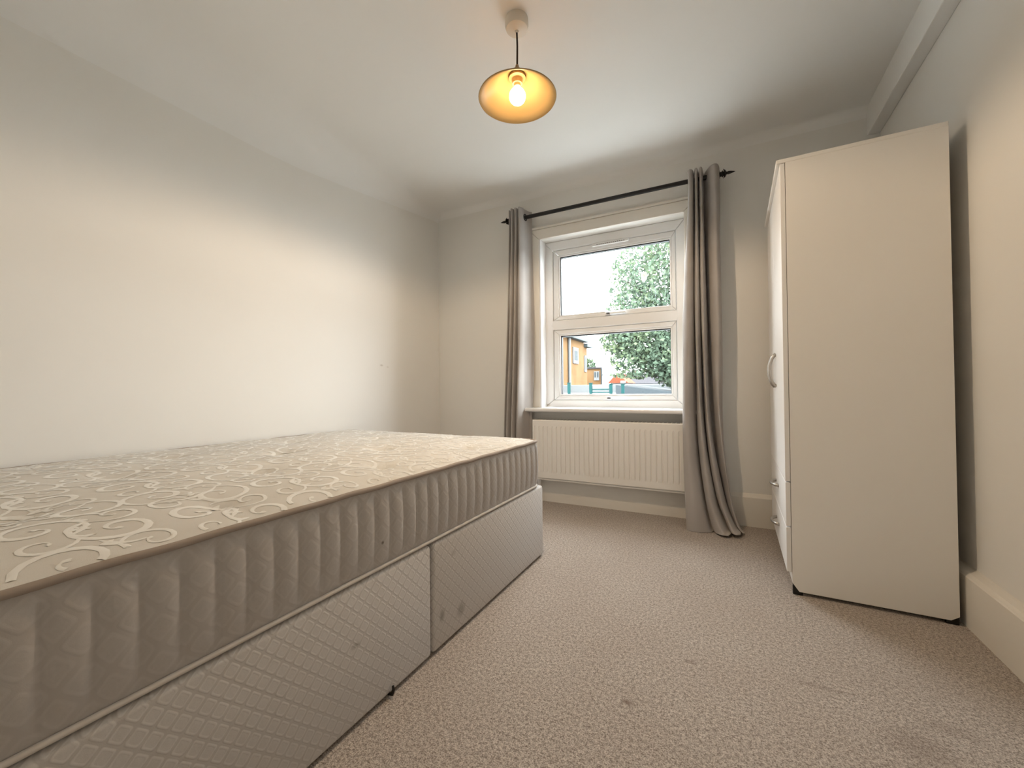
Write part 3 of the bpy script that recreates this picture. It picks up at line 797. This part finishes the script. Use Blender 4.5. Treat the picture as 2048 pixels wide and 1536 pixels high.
# perimeter of the rounded rectangle
def perimeter(step, off=0.0):
    pts = []; r = RC
    segs = [((MX1, MY0 + r), (MX1, MY1 - r), (1, 0)), ((MX1 - r, MY1), (MX0 + r, MY1), (0, 1)), ((MX0, MY1 - r), (MX0, MY0 + r), (-1, 0)), ((MX0 + r, MY0), (MX1 - r, MY0), (0, -1))]
    arcs = [((MX1 - r, MY1 - r), 0), ((MX0 + r, MY1 - r), pi / 2), ((MX0 + r, MY0 + r), pi), ((MX1 - r, MY0 + r), 1.5 * pi)]
    for (a, b, n), (c, th) in zip(segs, arcs):
        L = hypot(b[0] - a[0], b[1] - a[1]); k = max(1, round(L / step))
        for i in range(k): pts.append((a[0] + (b[0] - a[0]) * i / k, a[1] + (b[1] - a[1]) * i / k, n[0], n[1]))
        k = max(4, round(r * pi / 2 / step))
        for i in range(k):
            t = th + pi / 2 * i / k; pts.append((c[0] + r * cos(t), c[1] + r * sin(t), cos(t), sin(t)))
    return pts
CH = 0.0535
per = perimeter(CH / 8); nP = len(per)
ts = [0, 0.03, 0.08, 0.13, 0.2, 0.32, 0.5, 0.68, 0.80, 0.87, 0.92, 0.97, 1.0]
V = []
for t in ts:
    for i, (x, y, ax, ay) in enumerate(per):
        ph = (i % 8) / 8
        ridge = (1 - abs(2 * ph - 1) ** 3.0) if 0.06 < t < 0.90 else 0.55
        fade = min(1, max(0, (t - 0.03) / 0.12)) * min(1, max(0, (0.97 - t) / 0.12))
        off = 0.0085 * sin(pi * t) ** 0.7 + 0.0080 * (ridge - 0.5) * fade
        V.append((x + ax * off, y + ay * off, MZ0 + (MZ1 - MZ0) * t))
Fc = []
for j in range(len(ts) - 1):
    for i in range(nP):
        k = (i + 1) % nP; Fc.append((j * nP + i, j * nP + k, (j + 1) * nP + k, (j + 1) * nP + i))
pyd('side_border', V, Fc, M['border'], mat_t)
pp = perimeter(0.02)
bm = bmesh.new(); tube(bm, [(x + ax * 0.0035, y + ay * 0.0035, MZ1 - 0.001 + 0.0012 * sin(i * .7) * sin(i * .13)) for i, (x, y, ax, ay) in enumerate(pp)], 0.0068, 8, closed=True)
obj('piping', bm, M['piping'], mat_t, smooth=True)
bm = bmesh.new(); tube(bm, [(x + ax * 0.004, y + ay * 0.004, MZ0 + 0.002) for (x, y, ax, ay) in pp], 0.0052, 8, closed=True)
obj('piping', bm, M['piping_light'], mat_t, smooth=True)
pyd('underside', [(x, y, MZ0 + 0.001) for (x, y, _, _) in pp], [tuple(reversed(range(len(pp))))], M['piping_light'], mat_t, smooth=False)
# tuft buttons pulled into the dimples
for (tx, ty) in TUFTS:
    if ty < 0.1: continue
    bm = bmesh.new(); z = mtop(tx, ty)
    box(bm, tx - 0.011, tx + 0.011, ty - 0.004, ty + 0.004, z - 0.004, z + 0.0035, 0.003, 2); obj('tuft', bm, M['ticking'], mat_t, angle=1.0)
# satin scrolls woven into the top: ribbons lying on the ticking
SV = []; SF = []
def inb(x, y): return MX0 + 0.010 < x < MX1 - 0.010 and MY0 + 0.010 < y < MY1 - 0.010
def ribbon(pts, widths):
    prev = None
    for i, (x, y) in enumerate(pts):
        if not inb(x, y): prev = None; continue
        a = pts[max(i - 1, 0)]; b = pts[min(i + 1, len(pts) - 1)]
        tx, ty = b[0] - a[0], b[1] - a[1]; L = hypot(tx, ty) or 1
        nx_, ny_ = -ty / L, tx / L; w = widths[i] / 2
        k = len(SV)
        for s in (-1, 0, 1):
            px, py = x + nx_ * w * s, y + ny_ * w * s
            SV.append((px, py, mtop(px, py) + (0.0013 if s == 0 else 0.0006)))
        if prev is not None:
            SF.append((prev, prev + 1, k + 1, k)); SF.append((prev + 1, prev + 2, k + 2, k + 1))
        prev = k
def spiral(cx, cy, r, turns, start, d, w, tail=0.0):
    n = int(14 * turns) + 4; pts = []; ws = []
    for i in range(n + 1):
        t = i / n; a = start + d * turns * 2 * pi * t; rr = r * (1.55 * (1 - t) ** 1.15 + 0.02) + 0.005
        pts.append((cx + rr * cos(a), cy + rr * sin(a))); ws.append(1.1 * w * (0.45 + 0.75 * sin(pi * min(1, t * 1.15 + 0.05)) ** 0.8) if t < .9 else w * 1.1)
    ribbon(pts, ws)
    return pts[0]
def stem(p, q, bend, w):
    mx, my = (p[0] + q[0]) / 2 - (q[1] - p[1]) * bend, (p[1] + q[1]) / 2 + (q[0] - p[0]) * bend
    pts = [((1 - t) ** 2 * p[0] + 2 * t * (1 - t) * mx + t * t * q[0], (1 - t) ** 2 * p[1] + 2 * t * (1 - t) * my + t * t * q[1]) for t in [i / 10 for i in range(11)]]
    ribbon(pts, [w * (0.5 + 0.6 * sin(pi * i / 10)) for i in range(11)])
def bud(x, y, a, L, w):
    ribbon([(x + cos(a) * L * t, y + sin(a) * L * t) for t in [i / 5 for i in range(6)]], [w * v for v in (0.15, 0.7, 1.0, 0.95, 0.6, 0.1)])
TW, TH = 0.165, 0.200
R = random.Random(2)
for j in range(-1, 10):
    for i in range(-1, 9):
        ox = MX0 + TW * (i + (0.5 if j % 2 else 0)); oy = MY0 + TH * j
        f = 1 if (i + j) % 2 else -1
        if ox < MX0 - 2 * TW or ox > MX1 or oy > MY1: continue
        def inside(x, y, m=0.02): return MX0 - m < x < MX1 + m and 0.1 < y < MY1 + m
        c1 = (ox + 0.05, oy + 0.055); c2 = (ox + 0.120, oy + 0.140); c3 = (ox + 0.130, oy + 0.045); c4 = (ox + 0.038, oy + 0.158)
        if inside(*c1, 0.045):
            p1 = spiral(*c1, 0.040, 1.45, 0.4 * f, f, 0.0095)
            if inside(*c2, 0.045):
                p2 = spiral(*c2, 0.040, 1.45, pi + 0.4 * f, f, 0.0095); stem(p1, p2, 0.35 * f, 0.008)
        if inside(*c3, 0.03):
            spiral(*c3, 0.025, 1.2, 2.1, -f, 0.0065)
            for k in range(3): bud(c3[0] - 0.01 + 0.022 * k * cos(k), c3[1] + 0.034 + 0.006 * k, 0.9 + 0.7 * k, 0.022, 0.010)
        if inside(*c4, 0.03):
            spiral(*c4, 0.026, 1.25, 5.0, f, 0.0065)
            for k in range(3): bud(c4[0] + 0.012 - 0.02 * k, c4[1] - 0.036 - 0.004 * k, 3.6 + 0.8 * k, 0.024, 0.010)
        if inside(ox + 0.085, oy + 0.1):
            for k in range(4): bud(ox + 0.085, oy + 0.1, k * 1.57 + 0.5 * f, 0.020, 0.009)
        if inside(ox + 0.01, oy + 0.12) : stem((ox + 0.0, oy + 0.10), (ox + 0.03, oy + 0.15), 0.5 * f, 0.007)
o = pyd('scroll_weave', SV, SF, M['satin'], mat_t); o['kind'] = 'stuff'

# ================================================================== wardrobe (built in its own frame, turned slightly)
WR = empty('wardrobe', (0.212, 1.964, 0.0), -math.radians(1.25))
tag(WR, 'tall white two-door wardrobe with two bottom drawers against the right wall', 'wardrobe')
def wp(name, bm, mat, parent=WR, **k): return obj(name, bm, mat, parent, local=True, **k)
WW, WD, WH = 0.745, 0.492, 1.738      # width (y), depth (x), height; x = 0 is the front of the doors
FT = 0.018
# side panels with cut-off bottom corners
prof = [(FT, 0.045), (FT + 0.022, 0.014), (WD - 0.022, 0.014), (WD, 0.030), (WD, WH - 0.016), (FT, WH - 0.016)]
for y0 in (0.0, WW - 0.016):
    bm = bmesh.new(); prism(bm, [(p[0], p[1]) for p in prof], 1, y0, y0 + 0.016)
    # polygon gives (x, z) about the y axis
    wp('side_panel', bm, M['ward'])
wp('top_panel', B(-0.012, WD, -0.0015, WW + 0.0015, WH - 0.016, WH, 0.0015, 1), M['ward'])
wp('back_panel', B(WD - 0.004, WD - 0.0005, 0.016, WW - 0.016, 0.05, WH - 0.016), M['ward'])
wp('bottom_panel', B(FT, WD - 0.004, 0.016, WW - 0.016, 0.07, 0.086), M['ward'])
wp('plinth', B(FT + 0.004, FT + 0.018, 0.016, WW - 0.016, 0.028, 0.084), M['ward'])
for (x0, x1) in ((FT + 0.001, FT + 0.034), (WD - 0.034, WD - 0.001)):
    for y0 in (0.001, WW - 0.015): wp('foot', B(x0, x1, y0, y0 + 0.014, 0.0, 0.040, 0.002), M['foot'])
def bow(parent, y, z, L, vertical, origin):
    bm = bmesh.new(); pts = []; rs = []
    for i in range(13):
        t = i / 12; s = (t - 0.5) * L; d = 0.026 * sin(pi * t) ** 0.6
        pts.append(Vector((-d, y, z + s)) if vertical else Vector((-d, y + s, z))); rs.append(0.0065 if 1 < i < 11 else 0.0075)
    tube(bm, pts, rs, 8)
    return wp('handle', bm, M['chrome'], parent, smooth=True)
seam = WW / 2
for (y0, y1, hy) in ((0.0, seam - 0.0015, seam - 0.036), (seam + 0.0015, WW, seam + 0.036)):
    d = wp('door', B(0.0, FT - 0.0015, y0, y1, 0.4445, WH - 0.018, 0.0012, 1), M['ward_front'])
    bow(d, hy, 0.90, 0.155, True, None)
for (z0, z1) in ((0.267, 0.4405), (0.087, 0.262)):
    d = wp('drawer', B(0.0, FT - 0.0015, 0.0, WW, z0, z1, 0.0012, 1), M['ward_front'])
    bow(d, WW / 2 - 0.005, (z0 + z1) / 2 + 0.01, 0.13, False, None)

# ================================================================== ceiling lamp
LX, LY = -0.722, 1.470
lamp = empty('pendant_lamp', (LX, LY, ZC))
tag(lamp, 'lit pendant lamp with shallow cream shade hanging from the ceiling', 'lamp')
bm = bmesh.new(); lathe(bm, [(0, 0.0), (0.044, 0.0), (0.046, -0.006), (0.047, -0.030), (0.043, -0.043), (0.032, -0.049), (0.008, -0.051), (0.006, -0.058), (0, -0.058)], (LX, LY, ZC + 0.002), 36)
obj('ceiling_rose', bm, M['canopy'], lamp, angle=0.5)
bm = bmesh.new(); tube(bm, [(LX, LY, 2.26), (LX + 0.0015, LY, 2.20), (LX, LY, 2.112)], 0.0038, 8); obj('cord', bm, M['cord'], lamp, smooth=True)
bm = bmesh.new(); lathe(bm, [(0, 2.125), (0.006, 2.125), (0.009, 2.112), (0.014, 2.104), (0.022, 2.100), (0.022, 2.096), (0, 2.096)], (LX, LY, 0), 20); obj('cap', bm, M['holder'], lamp, angle=0.6)
bm = bmesh.new()
outer = [(0.022, 2.0960), (0.045, 2.0755), (0.070, 2.0545), (0.100, 2.0310), (0.130, 2.0080), (0.1555, 1.9890)]
inner = [(0.1525, 1.9885), (0.129, 2.0055), (0.099, 2.0285), (0.069, 2.0520), (0.044, 2.0730), (0.022, 2.0930)]
lathe(bm, outer + inner, (LX, LY, 0), 56, close=True); sh = obj('shade', bm, M['shade'], lamp, smooth=True)
bm = bmesh.new(); tube(bm, [(LX + 0.154 * cos(2 * pi * i / 56), LY + 0.154 * sin(2 * pi * i / 56), 1.990) for i in range(56)], 0.0024, 6, closed=True)
obj('rim', bm, M['shade'], sh, smooth=True)
bm = bmesh.new(); lathe(bm, [(0, 2.082), (0.032, 2.080), (0.034, 2.070), (0.022, 2.067), (0.020, 2.048), (0.0, 2.048)], (LX, LY, 0), 28); obj('lamp_holder', bm, M['holder'], lamp, angle=0.5)
bm = bmesh.new(); lathe(bm, [(0, 2.052), (0.0135, 2.052), (0.0135, 2.036), (0, 2.036)], (LX, LY, 0), 20); obj('bulb_base', bm, M['holder'], lamp, angle=0.5)
bm = bmesh.new()
lathe(bm, [(0, 2.037), (0.0125, 2.037), (0.0150, 2.028)] + [(0.033 * sin(a), 1.998 + 0.033 * cos(a)) for a in [0.6 + (pi - 0.75) * i / 12 for i in range(13)]], (LX, LY, 0), 28)
obj('bulb', bm, M['bulb'], lamp, smooth=True)

# the bulb's own light, thrown down out of the open shade
_sd = bpy.data.lights.new('bulb_light', 'SPOT'); _sd.energy = LAMP_DOWN; _sd.color = (1.0, 0.74, 0.48)
_sd.spot_size = math.radians(172); _sd.spot_blend = 0.25; _sd.shadow_soft_size = 0.028
_so = bpy.data.objects.new('bulb_light', _sd); COL.objects.link(_so)
_so.parent = lamp; _so.location = (0, 0, 1.962 - ZC)
